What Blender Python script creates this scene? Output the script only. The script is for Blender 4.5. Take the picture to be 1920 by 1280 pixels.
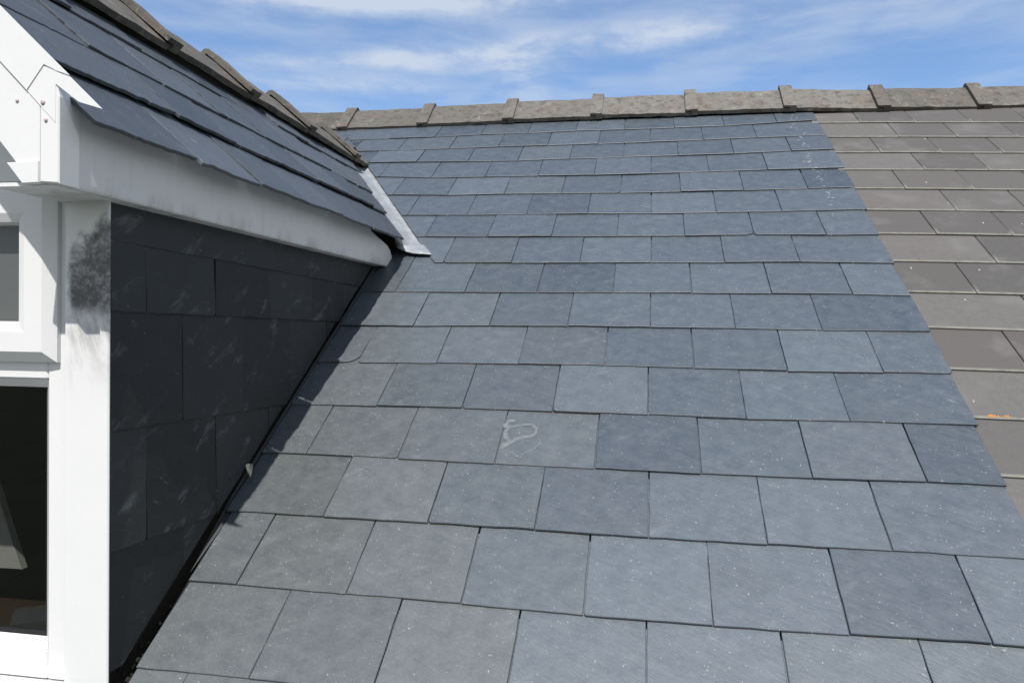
import bpy, math, random
from mathutils import Vector, Matrix
random.seed(11)
R_ = math.radians
scene = bpy.context.scene
col = scene.collection
for o in list(bpy.data.objects):
    bpy.data.objects.remove(o)

# ------------------------------------------------------------------ camera
PITCH = R_(33.396)                       # pitch of the main roof
cam_d = bpy.data.cameras.new('camera')
cam_d.sensor_fit = 'HORIZONTAL'; cam_d.sensor_width = 36.0
cam_d.lens = 36 * 1416.35 / 1920
cam_d.clip_start = 0.02; cam_d.clip_end = 5000
cam = bpy.data.objects.new('camera', cam_d); col.objects.link(cam)
rx, ry, rz = R_(-0.85864), R_(-0.70152), R_(9.97376)
M = Matrix.Rotation(rz, 3, 'Z') @ Matrix.Rotation(rx, 3, 'X') @ Matrix.Rotation(ry, 3, 'Y')
mm = Matrix((M.col[0], M.col[2], -M.col[1])).transposed().to_4x4()
mm.translation = (-0.01251, -2.70557, -0.24308)
cam.matrix_world = mm
scene.camera = cam

# ------------------------------------------------------------------ light
SUN = Vector((0.062, -0.655, 1.0)).normalized()      # towards the sun
SUN_EL = math.asin(SUN.z); SUN_AZ = math.atan2(SUN.x, SUN.y)
sd = bpy.data.lights.new('sun', 'SUN'); sd.energy = 5.0; sd.angle = R_(0.53); sd.color = (1.0, 0.955, 0.90)
so = bpy.data.objects.new('sun', sd); col.objects.link(so)
so.rotation_euler = SUN.to_track_quat('Z', 'Y').to_euler()

def mnode(nt, op, a, b=None, c=None, clamp=False):
    n = nt.nodes.new('ShaderNodeMath'); n.operation = op; n.use_clamp = clamp
    for i, v in enumerate((a, b, c)):
        if v is None: continue
        if isinstance(v, (int, float)): n.inputs[i].default_value = v
        else: nt.links.new(v, n.inputs[i])
    return n.outputs[0]
def sstep(nt, v, lo, hi, o0=0.0, o1=1.0):
    n = nt.nodes.new('ShaderNodeMapRange'); n.interpolation_type = 'SMOOTHSTEP'
    nt.links.new(v, n.inputs['Value'])
    n.inputs['From Min'].default_value = lo; n.inputs['From Max'].default_value = hi
    n.inputs['To Min'].default_value = o0; n.inputs['To Max'].default_value = o1
    return n.outputs['Result']
def mixc(nt, fac, a, b, mode='MIX'):
    n = nt.nodes.new('ShaderNodeMix'); n.data_type = 'RGBA'; n.blend_type = mode
    for v, i in ((fac, 0), (a, 6), (b, 7)):
        if isinstance(v, (int, float)): n.inputs[i].default_value = v
        elif isinstance(v, tuple): n.inputs[i].default_value = (v[0], v[1], v[2], 1)
        else: nt.links.new(v, n.inputs[i])
    return n.outputs[2]
def noise(nt, vec, scale, detail=3, rough=0.55, dist=0.0, dims='3D'):
    n = nt.nodes.new('ShaderNodeTexNoise'); n.noise_dimensions = dims
    n.inputs['Scale'].default_value = scale; n.inputs['Detail'].default_value = detail
    n.inputs['Roughness'].default_value = rough; n.inputs['Distortion'].default_value = dist
    if vec is not None: nt.links.new(vec, n.inputs['Vector'])
    return n.outputs['Fac']
def mapping(nt, vec, scale=(1, 1, 1), rot=(0, 0, 0), loc=(0, 0, 0)):
    if any(rot):                                                       # turn first, then stretch
        q = nt.nodes.new('ShaderNodeMapping'); nt.links.new(vec, q.inputs['Vector']); q.inputs['Rotation'].default_value = rot
        vec = q.outputs[0]; rot = (0, 0, 0)
    n = nt.nodes.new('ShaderNodeMapping'); nt.links.new(vec, n.inputs['Vector'])
    n.inputs['Scale'].default_value = scale; n.inputs['Rotation'].default_value = rot; n.inputs['Location'].default_value = loc
    return n.outputs[0]

world = bpy.data.worlds.new('World'); scene.world = world; world.use_nodes = True
wt = world.node_tree; wt.nodes.clear()
wo = wt.nodes.new('ShaderNodeOutputWorld'); bg = wt.nodes.new('ShaderNodeBackground')
sky = wt.nodes.new('ShaderNodeTexSky'); sky.sky_type = 'NISHITA'; sky.sun_disc = False
sky.sun_elevation = SUN_EL; sky.sun_rotation = SUN_AZ; sky.altitude = 50; sky.air_density = 1.0; sky.dust_density = 0.3; sky.ozone_density = 2.0
tc = wt.nodes.new('ShaderNodeTexCoord')
sep = wt.nodes.new('ShaderNodeSeparateXYZ'); wt.links.new(tc.outputs['Generated'], sep.inputs[0])
ca = mnode(wt, 'ARCTAN2', sep.outputs[0], sep.outputs[1])           # azimuth from +Y
ce = mnode(wt, 'ARCSINE', sep.outputs[2])                            # elevation
cxyz = wt.nodes.new('ShaderNodeCombineXYZ'); wt.links.new(ca, cxyz.inputs[0]); wt.links.new(ce, cxyz.inputs[1])
cv = cxyz.outputs[0]
warp = wt.nodes.new('ShaderNodeTexNoise'); warp.inputs['Scale'].default_value = 9; warp.inputs['Detail'].default_value = 3
wt.links.new(cv, warp.inputs['Vector'])
wv = wt.nodes.new('ShaderNodeVectorMath'); wv.operation = 'MULTIPLY_ADD'
wt.links.new(warp.outputs['Color'], wv.inputs[0]); wv.inputs[1].default_value = (0.05, 0.016, 0); wt.links.new(cv, wv.inputs[2])
wvec = wv.outputs[0]
wsep = wt.nodes.new('ShaderNodeSeparateXYZ'); wt.links.new(wvec, wsep.inputs[0])
def blob(az, el, wa, we, amp, tilt=0.0):
    da = mnode(wt, 'SUBTRACT', wsep.outputs[0], az + 0.025)
    de = mnode(wt, 'SUBTRACT', mnode(wt, 'SUBTRACT', wsep.outputs[1], el + 0.008), mnode(wt, 'MULTIPLY', da, tilt))
    q = mnode(wt, 'ADD', mnode(wt, 'POWER', mnode(wt, 'MULTIPLY', da, 1 / wa), 2), mnode(wt, 'POWER', mnode(wt, 'MULTIPLY', de, 1 / we), 2))
    return mnode(wt, 'MULTIPLY', mnode(wt, 'POWER', 2.718, mnode(wt, 'MULTIPLY', q, -1)), amp)
CLOUDS = []   # filled below: azimuth, elevation, widths, strength, tilt
CLOUDS += [(-0.46, 0.400, 0.16, 0.020, 0.62, 0.00), (-0.27, 0.408, 0.15, 0.017, 0.62, 0.02), (-0.12, 0.358, 0.19, 0.016, 0.72, 0.08), (-0.16, 0.325, 0.035, 0.022, 0.62, -0.2),
           (0.04, 0.362, 0.06, 0.008, 0.45, 0.05), (-0.40, 0.330, 0.20, 0.011, 0.40, 0.03), (-0.36, 0.300, 0.20, 0.013, 0.42, 0.0), (0.36, 0.400, 0.20, 0.05, 0.24, 0.15), (-0.02, 0.42, 0.14, 0.010, 0.25, 0.05)]
tot = 0.0
for c in CLOUDS:
    b = blob(*c)
    tot = b if isinstance(tot, float) else mnode(wt, 'ADD', tot, b)
n1 = noise(wt, mapping(wt, wvec, (4, 20, 1)), 1.2, 6, 0.56)
n2 = noise(wt, mapping(wt, wvec, (30, 62, 1)), 1.3, 6, 0.62)
nz = mnode(wt, 'ADD', mnode(wt, 'MULTIPLY', n1, 0.65), mnode(wt, 'MULTIPLY', n2, 0.35))
dens = mnode(wt, 'MULTIPLY', tot, sstep(wt, nz, 0.30, 0.68, 0.22, 1.15))
veil = sstep(wt, n1, 0.34, 0.72, 0.13, 0.42)
# unseen bright overcast added low at the sides and behind, to fill the shade
away = mnode(wt, 'MULTIPLY', sstep(wt, ce, 1.15, 0.55), sstep(wt, mnode(wt, 'ABSOLUTE', mnode(wt, 'SUBTRACT', ca, -0.17)), 0.80, 1.3))
far = mnode(wt, 'MULTIPLY', away, mnode(wt, 'MULTIPLY_ADD', n1, 0.30, 0.72))
dens = mnode(wt, 'MINIMUM', mnode(wt, 'MAXIMUM', mnode(wt, 'ADD', dens, veil), far), 0.85)
skyc = mixc(wt, 1.0, sky.outputs[0], (0.94, 1.30, 1.62), 'MULTIPLY')
clc = mixc(wt, away, (6.6, 7.3, 8.4), (6.8, 6.8, 6.75))
cl = mixc(wt, dens, skyc, clc)
wt.links.new(cl, bg.inputs[0]); bg.inputs[1].default_value = 0.10
wt.links.new(bg.outputs[0], wo.inputs[0])

scene.view_settings.view_transform = 'Standard'; scene.view_settings.look = 'None'
scene.view_settings.exposure = 0.0; scene.view_settings.gamma = 1.0; scene.view_settings.use_curve_mapping = False
scene.render.engine = 'CYCLES'

# ------------------------------------------------------------------ helpers
class MB:
    def __init__(s): s.v = []; s.f = []; s.uv = []; s.c = []; s.mi = []
    def add(s, pts, faces, uvs=None, cols=None, mi=0):
        b = len(s.v); s.v += [tuple(p) for p in pts]
        s.uv += list(uvs) if uvs else [(p[0], p[1]) for p in pts]
        s.c += list(cols) if cols else [(0.5, 0.5, 0, 1)] * len(pts)
        for f in faces: s.f.append(tuple(b + i for i in f)); s.mi.append(mi)
    def build(s, name, mat, parent=None, smooth=False):
        me = bpy.data.meshes.new(name); me.from_pydata(s.v, [], s.f)
        uv = me.uv_layers.new(name='UVMap')
        for lp in me.loops: uv.data[lp.index].uv = s.uv[lp.vertex_index]
        at = me.attributes.new('rnd', 'FLOAT_COLOR', 'POINT')
        for i, c in enumerate(s.c): at.data[i].color = c
        for m in (mat if isinstance(mat, (list, tuple)) else [mat]): me.materials.append(m)
        for p, i in zip(me.polygons, s.mi): p.material_index = i; p.use_smooth = smooth
        me.update()
        o = bpy.data.objects.new(name, me); col.objects.link(o)
        if parent is not None: o.parent = parent
        return o
def empty(name, label, cat, loc=(0, 0, 0), group=None):
    o = bpy.data.objects.new(name, None); col.objects.link(o); o.empty_display_size = 0.1
    o['label'] = label; o['category'] = cat; o['kind'] = 'thing'
    if group: o['group'] = group
    return o
def tag(o, label, cat, group=None, kind=None):
    if kind: o['kind'] = kind
    if label: o['label'] = label
    if cat: o['category'] = cat
    if group: o['group'] = group
    return o
def box(mb, x0, x1, y0, y1, z0, z1, bev=0.0, mi=0, cols=None):
    if bev <= 0:
        p = [(x, y, z) for z in (z0, z1) for y in (y0, y1) for x in (x0, x1)]
        f = [(0, 2, 3, 1), (4, 5, 7, 6), (0, 1, 5, 4), (2, 6, 7, 3), (0, 4, 6, 2), (1, 3, 7, 5)]
        mb.add(p, f, mi=mi)
    else:
        b = bev; P = []; F = []
        xs = (x0, x1); ys = (y0, y1); zs = (z0, z1); idx = {}
        for i in (0, 1):
            for j in (0, 1):
                for k in (0, 1):
                    sx = 1 - 2 * i; sy = 1 - 2 * j; sz = 1 - 2 * k
                    for ax, q in enumerate(((xs[i], ys[j] + sy * b, zs[k] + sz * b), (xs[i] + sx * b, ys[j], zs[k] + sz * b), (xs[i] + sx * b, ys[j] + sy * b, zs[k]))):
                        idx[(i, j, k, ax)] = len(P); P.append(q)
        for i in (0, 1):
            F.append([idx[(i, a, c, 0)] for a, c in ((0, 0), (1, 0), (1, 1), (0, 1))])
            F.append([idx[(a, i, c, 1)] for a, c in ((0, 0), (1, 0), (1, 1), (0, 1))])
            F.append([idx[(a, c, i, 2)] for a, c in ((0, 0), (1, 0), (1, 1), (0, 1))])
        for a in (0, 1):
            for c in (0, 1):
                F.append([idx[(0, a, c, 1)], idx[(1, a, c, 1)], idx[(1, a, c, 2)], idx[(0, a, c, 2)]])
                F.append([idx[(a, 0, c, 0)], idx[(a, 1, c, 0)], idx[(a, 1, c, 2)], idx[(a, 0, c, 2)]])
                F.append([idx[(a, c, 0, 0)], idx[(a, c, 1, 0)], idx[(a, c, 1, 1)], idx[(a, c, 0, 1)]])
                for d in (0, 1): F.append([idx[(a, c, d, 0)], idx[(a, c, d, 1)], idx[(a, c, d, 2)]])
        cx = Vector(((x0 + x1) / 2, (y0 + y1) / 2, (z0 + z1) / 2))
        for n, f in enumerate(F):
            a, bb, c = (Vector(P[i]) for i in f[:3])
            if (bb - a).cross(c - a).dot(sum((Vector(P[i]) for i in f), Vector()) / len(f) - cx) < 0: F[n] = f[::-1]
        mb.add(P, F, mi=mi)
def prism(mb, poly, lo, hi, axis='y', bev=0.0, mi=0):
    """poly in the plane normal to the axis, extruded from lo to hi; bev chamfers the lo face"""
    area = sum(poly[i][0] * poly[(i + 1) % len(poly)][1] - poly[(i + 1) % len(poly)][0] * poly[i][1] for i in range(len(poly)))
    if area < 0: poly = poly[::-1]
    n = len(poly)
    def P(q, t): return (q[0], t, q[1]) if axis == 'y' else (t, q[0], q[1])
    rings = []
    if bev > 0: rings.append([P(q, lo) for q in inset(poly, bev)]); rings.append([P(q, lo + bev * (1 if hi > lo else -1)) for q in poly])
    else: rings.append([P(q, lo) for q in poly])
    rings.append([P(q, hi) for q in poly])
    pts = [p for r in rings for p in r]; F = [tuple(range(n))[::-1], tuple(range(n * (len(rings) - 1), n * len(rings)))]
    for k in range(len(rings) - 1):
        for i in range(n):
            j = (i + 1) % n; F.append((k * n + i, k * n + j, (k + 1) * n + j, (k + 1) * n + i))
    flip = (axis == 'y') == (hi > lo)
    # make the normals face outwards
    if flip: F = [f[::-1] for f in F]
    c = sum((Vector(p) for p in pts), Vector()) / len(pts)
    mb.add(pts, F, mi=mi)
def inset(poly, d):
    out = []; n = len(poly)
    for i in range(n):
        p0, p, p1 = Vector(poly[i - 1]), Vector(poly[i]), Vector(poly[(i + 1) % n])
        e0 = (p - p0); e1 = (p1 - p)
        if e0.length < 1e-9 or e1.length < 1e-9: out.append(tuple(p)); continue
        e0.normalize(); e1.normalize()
        n0 = Vector((-e0.y, e0.x)); n1 = Vector((-e1.y, e1.x)); m = n0 + n1
        if m.length < 1e-6: m = n0
        m.normalize(); k = max(0.35, m.dot(n0))
        out.append(tuple(p + m * (d / k)))
    return out
def clip(poly, a, b, c):
    """keep a*x + b*y >= c"""
    out = []; n = len(poly)
    for i in range(n):
        p, q = poly[i], poly[(i + 1) % n]
        dp = a * p[0] + b * p[1] - c; dq = a * q[0] + b * q[1] - c
        if dp >= 0: out.append(p)
        if dp * dq < 0:
            t = dp / (dp - dq); out.append((p[0] + t * (q[0] - p[0]), p[1] + t * (q[1] - p[1])))
    return out
def densify(poly, seg, jit):
    out = []; n = len(poly)
    for i in range(n):
        p, q = Vector(poly[i]), Vector(poly[(i + 1) % n]); L = (q - p).length
        if L < 1e-6: continue
        k = max(1, int(L / seg)); nrm = Vector((-(q - p).y, (q - p).x)) / L
        out.append(tuple(p))
        for j in range(1, k): out.append(tuple(p.lerp(q, j / k) + nrm * random.gauss(0, jit)))
    return out
def slab(mb, poly, frame, hfun, t, bev=0.0012, seg=0.035, jit=0.0006, rnd=None, mi=0, under=True, nose=None):
    """a slate or tile: polygon poly (a, b) anticlockwise, top face at height hfun(a, b), thickness t"""
    if len(poly) < 3: return
    ar = sum(poly[i][0] * poly[(i + 1) % len(poly)][1] - poly[(i + 1) % len(poly)][0] * poly[i][1] for i in range(len(poly))) / 2
    if abs(ar) < 2e-4: return
    if ar < 0: poly = poly[::-1]
    poly = densify(poly, seg, jit)
    if rnd is None: rnd = (random.random(), random.random(), 0, 1)
    n = len(poly); top = inset(poly, bev); P = []; UV = []; C = []
    def push(ring, off, w=0.0):
        for q in ring:
            P.append(frame(q[0], q[1], hfun(q[0], q[1]) + off)); UV.append(q); C.append((rnd[0], rnd[1], (w if q[1] < b0 + 0.03 else 0.0) if nose else rnd[2], 1))
    b0 = min(q[1] for q in poly)
    if nose:
        push(inset(poly, nose), 0, 0.0)
        for i, q in enumerate(P):
            pass
    push(top, 0 if not nose else -0.0003, 1.0 if nose else 0.0); push(poly, -bev * 0.9, 1.0 if nose else 0.0); push(poly, -t)
    k = len(P) // n; F = [tuple(range(n))]
    for r in range(k - 1):
        for i in range(n):
            j = (i + 1) % n; F.append((r * n + i, (r + 1) * n + i, (r + 1) * n + j, r * n + j))
    if under: F.append(tuple(range((k - 1) * n, k * n))[::-1])
    mb.add(P, F, UV, C, mi)
cp, sp = math.cos(PITCH), math.sin(PITCH)
def roof_frame(a, b, h): return (a, b * cp - h * sp, b * sp + h * cp)

# ------------------------------------------------------------------ materials
def principled(name):
    m = bpy.data.materials.new(name); m.use_nodes = True
    return m, m.node_tree, m.node_tree.nodes['Principled BSDF']
def bump(nt, bs, h, dist, strength=1.0):
    b = nt.nodes.new('ShaderNodeBump'); b.inputs['Distance'].default_value = dist; b.inputs['Strength'].default_value = strength
    nt.links.new(h, b.inputs['Height']); nt.links.new(b.outputs[0], bs.inputs['Normal'])
def uvnode(nt):
    n = nt.nodes.new('ShaderNodeUVMap'); n.uv_map = 'UVMap'; return n.outputs[0]
def rndnode(nt):
    a = nt.nodes.new('ShaderNodeAttribute'); a.attribute_name = 'rnd'
    s = nt.nodes.new('ShaderNodeSeparateColor'); nt.links.new(a.outputs['Color'], s.inputs[0]); return s.outputs
def flecks(nt, vec, scale, size, keep, seed):
    v = nt.nodes.new('ShaderNodeTexVoronoi'); v.voronoi_dimensions = '2D'; v.inputs['Scale'].default_value = 1.0
    nt.links.new(mapping(nt, vec, (scale * 0.62, scale * 1.6, 1), (0, 0, R_(-38 + seed * 27)), (seed * 3.1, seed * 1.7, 0)), v.inputs['Vector'])
    sc = nt.nodes.new('ShaderNodeSeparateColor'); nt.links.new(v.outputs['Color'], sc.inputs[0])
    rad = mnode(nt, 'MULTIPLY_ADD', sc.outputs[1], size * 1.1, size * 0.4)
    hit = mnode(nt, 'LESS_THAN', v.outputs['Distance'], rad)
    return mnode(nt, 'MULTIPLY', hit, mnode(nt, 'LESS_THAN', sc.outputs[0], keep)), sc.outputs[2]
def slate_mat(name, dark, light, fleck=1.0, scratch=0.5, rough=0.5, turn=0, ior=1.5, smear=0.15):
    m, nt, bs = principled(name)
    uv = uvnode(nt); r = rndnode(nt)
    off = nt.nodes.new('ShaderNodeCombineXYZ'); nt.links.new(mnode(nt, 'MULTIPLY', r[1], 37.0), off.inputs[0]); nt.links.new(mnode(nt, 'MULTIPLY', r[0], 53.0), off.inputs[1])
    add = nt.nodes.new('ShaderNodeVectorMath'); add.operation = 'ADD'; nt.links.new(uv, add.inputs[0]); nt.links.new(off.outputs[0], add.inputs[1])
    v = add.outputs[0]
    big = noise(nt, v, 7, 4, 0.6)
    streak = noise(nt, mapping(nt, v, (9, 46, 1), (0, 0, R_(28 + turn))), 1.0, 5, 0.65)
    fine = noise(nt, v, 210, 3, 0.7)
    mott = noise(nt, v, 24, 4, 0.6)
    grain = noise(nt, mapping(nt, v, (70, 300, 1), (0, 0, R_(40 + turn))), 1.0, 4, 0.65)
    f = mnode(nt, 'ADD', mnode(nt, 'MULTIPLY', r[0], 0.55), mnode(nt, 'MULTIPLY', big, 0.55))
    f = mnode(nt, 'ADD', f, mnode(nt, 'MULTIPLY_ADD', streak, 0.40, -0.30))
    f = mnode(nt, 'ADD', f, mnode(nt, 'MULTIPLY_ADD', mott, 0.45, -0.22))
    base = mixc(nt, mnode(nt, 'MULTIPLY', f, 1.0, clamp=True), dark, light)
    base = mixc(nt, sstep(nt, big, 0.45, 0.7, 0, 0.35), base, (dark[0] * 1.35, dark[1] * 1.22, dark[2] * 1.02))
    base = mixc(nt, 1.0, base, mixc(nt, fine, (0.88, 0.88, 0.88), (1.12, 1.12, 1.12)), 'MULTIPLY')
    base = mixc(nt, 1.0, base, mixc(nt, sstep(nt, grain, 0.25, 0.75), (0.89, 0.89, 0.89), (1.11, 1.11, 1.11)), 'MULTIPLY')
    base = mixc(nt, r[2], base, mixc(nt, 1.0, base, (1.13, 1.0, 0.86), 'MULTIPLY'))
    # pale mineral scratches along the cleft
    sc = noise(nt, mapping(nt, v, (14, 150, 1), (0, 0, R_(32 + turn))), 1.0, 3, 0.5)
    scm = mnode(nt, 'MULTIPLY', sstep(nt, sc, 0.66, 0.74), sstep(nt, noise(nt, v, 9, 2), 0.52, 0.66))
    base = mixc(nt, mnode(nt, 'MULTIPLY', scm, scratch), base, (0.36, 0.39, 0.41))
    smear_ = mnode(nt, 'MULTIPLY', sstep(nt, noise(nt, mapping(nt, v, (4, 11, 1), (0, 0, R_(-30 + turn))), 1.6, 5, 0.7), 0.55, 0.76), smear)
    base = mixc(nt, smear_, base, (0.30, 0.33, 0.36) if dark[0] > 0.02 else (0.19, 0.205, 0.21))
    if fleck > 0:
        r_i = 2.0
        for i, (s_, z_, k_) in enumerate(((34, 0.040, 0.20), (60, 0.064, 0.26), (24, 0.036, 0.10), (48, 0.055, 0.22), (95, 0.085, 0.25))):
            h, t = flecks(nt, uv, s_, z_, k_ * fleck, i + 1)
            dn = sstep(nt, noise(nt, mapping(nt, uv, (1, 1, 1), (0, 0, 0), (i * 5.0, r_i, 0)), 5.5, 3), 0.36, 0.62, 0.05, 1.0)
            base = mixc(nt, mnode(nt, 'MULTIPLY', h, mnode(nt, 'MULTIPLY', dn, 0.7)), base, mixc(nt, t, (0.50, 0.51, 0.50), (0.34, 0.32, 0.27)))
    if name == 'slate':
        # a trail of droppings and lime specks down the slates beside the old tiles
        su = nt.nodes.new('ShaderNodeSeparateXYZ'); nt.links.new(uv, su.inputs[0])
        cxx = mnode(nt, 'MULTIPLY_ADD', noise(nt, mapping(nt, uv, (0.2, 6, 1)), 1.0, 3), 0.14, 0.625)
        band = sstep(nt, mnode(nt, 'ABSOLUTE', mnode(nt, 'SUBTRACT', su.outputs[0], cxx)), 0.028, 0.006)
        band = mnode(nt, 'MULTIPLY', band, sstep(nt, su.outputs[1], 0.25, 0.5))
        h, t = flecks(nt, uv, 52, 0.17, 0.62, 9)
        base = mixc(nt, mnode(nt, 'MULTIPLY', mnode(nt, 'MULTIPLY', h, band), 0.5), base, (0.55, 0.56, 0.55))
    nt.links.new(base, bs.inputs['Base Color'])
    bs.inputs['Roughness'].default_value = rough; bs.inputs['Specular IOR Level'].default_value = 0.5
    nt.links.new(mnode(nt, 'MULTIPLY_ADD', mott, 0.22, rough - 0.11), bs.inputs['Roughness']); bs.inputs['IOR'].default_value = ior
    ht = mnode(nt, 'ADD', mnode(nt, 'MULTIPLY', streak, 0.5), mnode(nt, 'ADD', mnode(nt, 'MULTIPLY', noise(nt, v, 26, 3, 0.5), 0.45), mnode(nt, 'ADD', mnode(nt, 'MULTIPLY', grain, 0.35), mnode(nt, 'MULTIPLY', mnode(nt, 'SNAP', noise(nt, mapping(nt, v, (3.5, 8, 1), (0, 0, R_(25 + turn))), 1.0, 5, 0.6), 0.085), 0.9))))
    bump(nt, bs, ht, 0.0028, 0.55)
    return m
M_SLATE = slate_mat('slate', (0.024, 0.037, 0.052), (0.108, 0.133, 0.155), 0.5, rough=0.50, ior=1.85)
M_DSLATE = slate_mat('dormer slate', (0.040, 0.050, 0.060), (0.105, 0.121, 0.138), 0.15, scratch=1.0, turn=62)
M_SHADED_SLATE = slate_mat('shaded cheek slate', (0.008, 0.010, 0.0105), (0.037, 0.043, 0.044), 0.04, scratch=0.5, rough=0.6, smear=0.6)  # same slate as the roof, darkened: the eave's shade is in its colour

def tile_mat():
    m, nt, bs = principled('weathered concrete tile')
    uv = uvnode(nt); r = rndnode(nt)
    big = noise(nt, uv, 5, 4, 0.6); mott = noise(nt, uv, 40, 5, 0.7); fine = noise(nt, uv, 260, 2, 0.6)
    b = mixc(nt, mnode(nt, 'POWER', r[0], 1.5), (0.083, 0.081, 0.078), (0.148, 0.143, 0.136))
    b = mixc(nt, mnode(nt, 'MULTIPLY', r[1], 0.32), b, (0.118, 0.098, 0.092))
    b = mixc(nt, sstep(nt, mott, 0.35, 0.7, 0, 0.5), b, (0.098, 0.092, 0.087))
    b = mixc(nt, sstep(nt, big, 0.5, 0.72, 0, 0.3), b, (0.22, 0.215, 0.205))
    b = mixc(nt, 1.0, b, mixc(nt, fine, (0.78, 0.78, 0.78), (1.22, 1.22, 1.22)), 'MULTIPLY')
    wear = mnode(nt, 'MULTIPLY', mnode(nt, 'POWER', r[2], 1.6), sstep(nt, noise(nt, uv, 22, 4, 0.7), 0.25, 0.6, 0.35, 0.85))
    b = mixc(nt, wear, b, (0.27, 0.275, 0.235))
    h, t = flecks(nt, uv, 9, 0.028, 0.12, 5)
    b = mixc(nt, mnode(nt, 'MULTIPLY', h, 0.7), b, (0.5, 0.48, 0.42))
    nt.links.new(b, bs.inputs['Base Color']); bs.inputs['Roughness'].default_value = 0.85
    bs.inputs['Specular IOR Level'].default_value = 0.3
    bump(nt, bs, mnode(nt, 'ADD', mott, mnode(nt, 'MULTIPLY', fine, 0.6)), 0.002, 0.5)
    return m
M_TILE = tile_mat()
def ridge_mat():
    m, nt, bs = principled('weathered ridge tile')
    g = nt.nodes.new('ShaderNodeNewGeometry').outputs['Position']; r = rndnode(nt)
    a = noise(nt, g, 9, 5, 0.65); c = noise(nt, g, 70, 4, 0.7); d = noise(nt, g, 26, 4, 0.7)
    b = mixc(nt, r[0], (0.098, 0.094, 0.085), (0.182, 0.174, 0.157))
    b = mixc(nt, sstep(nt, a, 0.45, 0.7, 0, 0.7), b, (0.165, 0.130, 0.110))
    b = mixc(nt, sstep(nt, d, 0.45, 0.70, 0, 0.7), b, (0.060, 0.057, 0.050))
    b = mixc(nt, sstep(nt, noise(nt, g, 17, 5, 0.7), 0.56, 0.72, 0, 0.5), b, (0.33, 0.32, 0.25))
    b = mixc(nt, sstep(nt, c, 0.62, 0.70, 0, 0.6), b, (0.36, 0.33, 0.26))
    b = mixc(nt, 1.0, b, mixc(nt, noise(nt, g, 300, 2), (0.75, 0.75, 0.75), (1.25, 1.25, 1.25)), 'MULTIPLY')
    nt.links.new(b, bs.inputs['Base Color']); bs.inputs['Roughness'].default_value = 0.92; bs.inputs['Specular IOR Level'].default_value = 0.2
    bump(nt, bs, mnode(nt, 'ADD', c, d), 0.003, 0.5)
    return m
M_RIDGE = ridge_mat()
def plain(name, c, rough=0.6, spec=0.4, var=0.15, scale=30, bumpd=0.0, metal=0.0):
    m, nt, bs = principled(name)
    g = nt.nodes.new('ShaderNodeNewGeometry').outputs['Position']
    n = noise(nt, g, scale, 5, 0.65)
    b = mixc(nt, n, tuple(x * (1 - var) for x in c), tuple(min(1, x * (1 + var)) for x in c))
    nt.links.new(b, bs.inputs['Base Color']); bs.inputs['Roughness'].default_value = rough
    bs.inputs['Specular IOR Level'].default_value = spec; bs.inputs['Metallic'].default_value = metal
    if bumpd: bump(nt, bs, n, bumpd, 0.6)
    return m
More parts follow.
